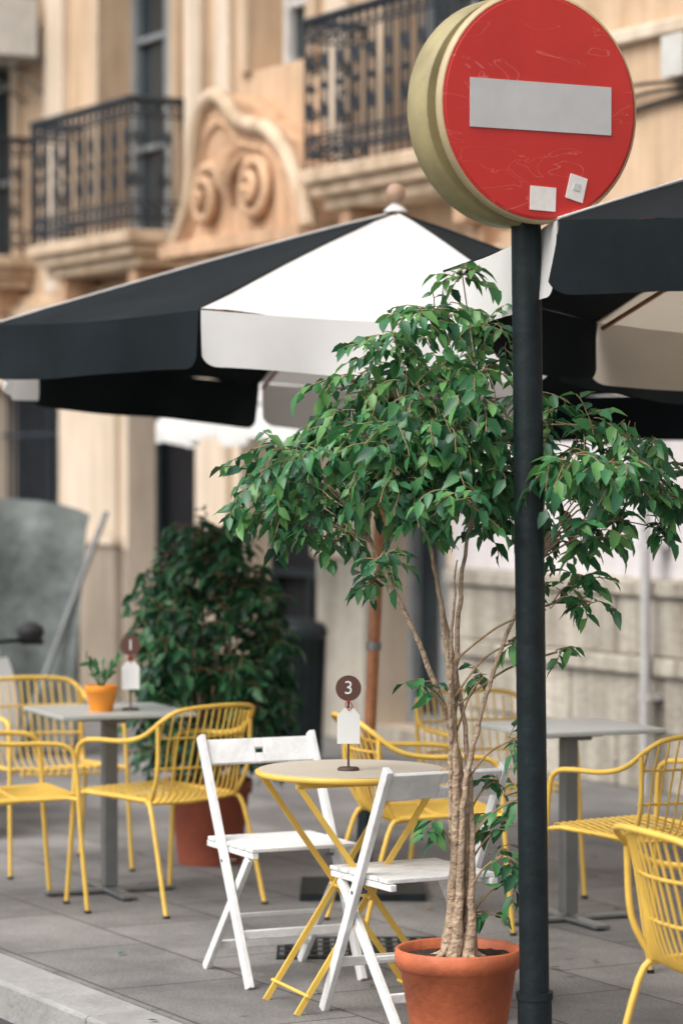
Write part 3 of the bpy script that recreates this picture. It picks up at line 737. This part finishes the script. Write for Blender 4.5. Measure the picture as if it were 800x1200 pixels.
# scooter
def scooter(x,y,face):
    mb=MB()
    def wheel(cy):
        mb.tube([(0,cy+.205*math.cos(t*math.pi/14),.255+.205*math.sin(t*math.pi/14)) for t in range(28)],.05,'rubber',12,closed=True)
        mb.tube([(0,cy+.155*math.cos(t*math.pi/14),.255+.155*math.sin(t*math.pi/14)) for t in range(28)],.012,'greymetal',8,closed=True)
        mb.tube([(-.05,cy,.255),(.05,cy,.255)],.035,'greymetal',12)
        for t in range(5): a=t*2*math.pi/5; mb.tube([(0,cy,.255),(0,cy+.15*math.cos(a),.255+.15*math.sin(a))],.012,'greymetal',6)
    wheel(.62); wheel(-.62)
    def shell(sections,k):
        n=16; vs=[];fs=[]
        for (yy,zc,w,h) in sections:
            for j in range(n):
                a=2*math.pi*j/n; cx=abs(math.cos(a))**.7*(1 if math.cos(a)>=0 else -1); sz=abs(math.sin(a))**.7*(1 if math.sin(a)>=0 else -1)
                vs.append((w*cx,yy,zc+h*sz))
        m=len(sections)
        for i in range(m-1):
            for j in range(n): fs.append((i*n+j,i*n+(j+1)%n,(i+1)*n+(j+1)%n,(i+1)*n+j))
        mb.add(vs,fs,k,True); mb.add(vs[:n],[tuple(range(n))],k); mb.add(vs[-n:],[tuple(range(n))[::-1]],k)
    shell([(-.85,.66,.04,.03),(-.8,.64,.12,.08),(-.6,.60,.17,.14),(-.35,.52,.18,.17),(-.1,.42,.16,.13),(.1,.30,.14,.06),(.3,.30,.14,.05),(.4,.34,.13,.07)],'scoot')
    shell([(-.72,.79,.06,.02),(-.66,.79,.13,.04),(-.4,.77,.15,.05),(-.12,.75,.12,.05),(-.04,.73,.05,.03)],'rubber')
    vs=[];fs=[];n=14;m=14
    for i in range(n+1):
        v=i/n; z=.28+.68*v; wd=.23*math.sin(math.pi*(.18+.62*v))**.6; yb=.44-.20*v
        for j in range(m+1):
            u=-1+2*j/m; vs.append((wd*u,yb+.14*(1-u*u),z))
    for i in range(n):
        for j in range(m): q=i*(m+1)+j; fs.append((q,q+1,q+m+2,q+m+1))
    mb.add(vs,fs,'scoot',True)
    shell([(.14,.98,.05,.03),(.2,1.0,.12,.07),(.30,.98,.12,.08),(.40,.95,.07,.05)],'scoot')
    vs=[];fs=[]
    for i in range(13):
        a=R(10+i*13)
        for j in range(7):
            u=-1+2*j/6; rr=.285-.03*u*u; vs.append((.085*u,.62+rr*math.cos(a),.255+rr*math.sin(a)))
    for i in range(12):
        for j in range(6): q=i*7+j; fs.append((q,q+7,q+8,q+1))
    mb.add(vs,fs,'scoot',True)
    for s in(-1,1):
        mb.tube([(s*.05,.62,.255),(s*.05,.46,.62)],.02,'greymetal',8)
        mb.tube(smooth_path([(0,.24,1.02),(s*.18,.2,1.05),(s*.36,.12,1.04)],5),.013,'blackmetal',8); mb.tube([(s*.25,.165,1.045),(s*.37,.115,1.04)],.02,'rubber',10)
        mb.tube(smooth_path([(s*.2,.2,1.05),(s*.24,.22,1.07),(s*.28,.21,1.09)],5),.007,'blackmetal',8)
        st=len(mb.v); mb.lathe([(.002,-.012),(.05,-.01),(.056,0),(.045,.02),(.002,.028)],(0,0,0),'rubber',18)
        mb.xform(Matrix.Translation((s*.30,.2,1.10))@Matrix.Rotation(R(-80),4,'X')@Matrix.Scale(1.4,4,(1,0,0)),st)
    mb.tube([(0,.28,1.0),(0,.46,.6)],.03,'greymetal',8)
    mb.tube([(.1,-.1,.25),(.16,-.15,.02)],.01,'blackmetal',6)
    mb.obj('parked_scooter',place(x,y,face,0,.85))
scooter(-1.78,14.15,(.16,-.99))

# ---------------------------------------------------------------- camera, light
cam=bpy.data.cameras.new('camera'); co=bpy.data.objects.new('camera',cam); scene.collection.objects.link(co)
cam.sensor_fit='VERTICAL'; cam.sensor_height=36; cam.lens=102; cam.clip_end=1000; cam.clip_start=.1
co.location=(0,0,1.7); co.rotation_euler=(R(90-.76),0,0)
cam.dof.use_dof=True; cam.dof.focus_distance=8.8; cam.dof.aperture_fstop=2.15; cam.dof.aperture_blades=0
scene.camera=co

sd=Vector((-.55,-.50,.95)).normalized()
el=math.asin(sd.z); az=math.atan2(sd.x,sd.y)
w=bpy.data.worlds.new('World'); scene.world=w; w.use_nodes=True
nt=w.node_tree;N=nt.nodes;L=nt.links
sky=N.new('ShaderNodeTexSky'); sky.sky_type='NISHITA'; sky.sun_disc=False; sky.sun_elevation=el; sky.sun_rotation=az; sky.dust_density=5; sky.air_density=1.0
hs=N.new('ShaderNodeHueSaturation'); hs.inputs['Saturation'].default_value=.32; hs.inputs['Value'].default_value=1.6
L.new(sky.outputs['Color'],hs.inputs['Color']); L.new(hs.outputs['Color'],N['Background'].inputs['Color']); N['Background'].inputs['Strength'].default_value=.15
sl=bpy.data.lights.new('sun','SUN'); sl.energy=1.5; sl.angle=R(50); sl.color=(1,.965,.915)
so=bpy.data.objects.new('sun',sl); scene.collection.objects.link(so); so.rotation_euler=sd.to_track_quat('Z','Y').to_euler()
scene.view_settings.view_transform='Standard'; scene.view_settings.look='None'; scene.view_settings.exposure=0; scene.view_settings.gamma=1
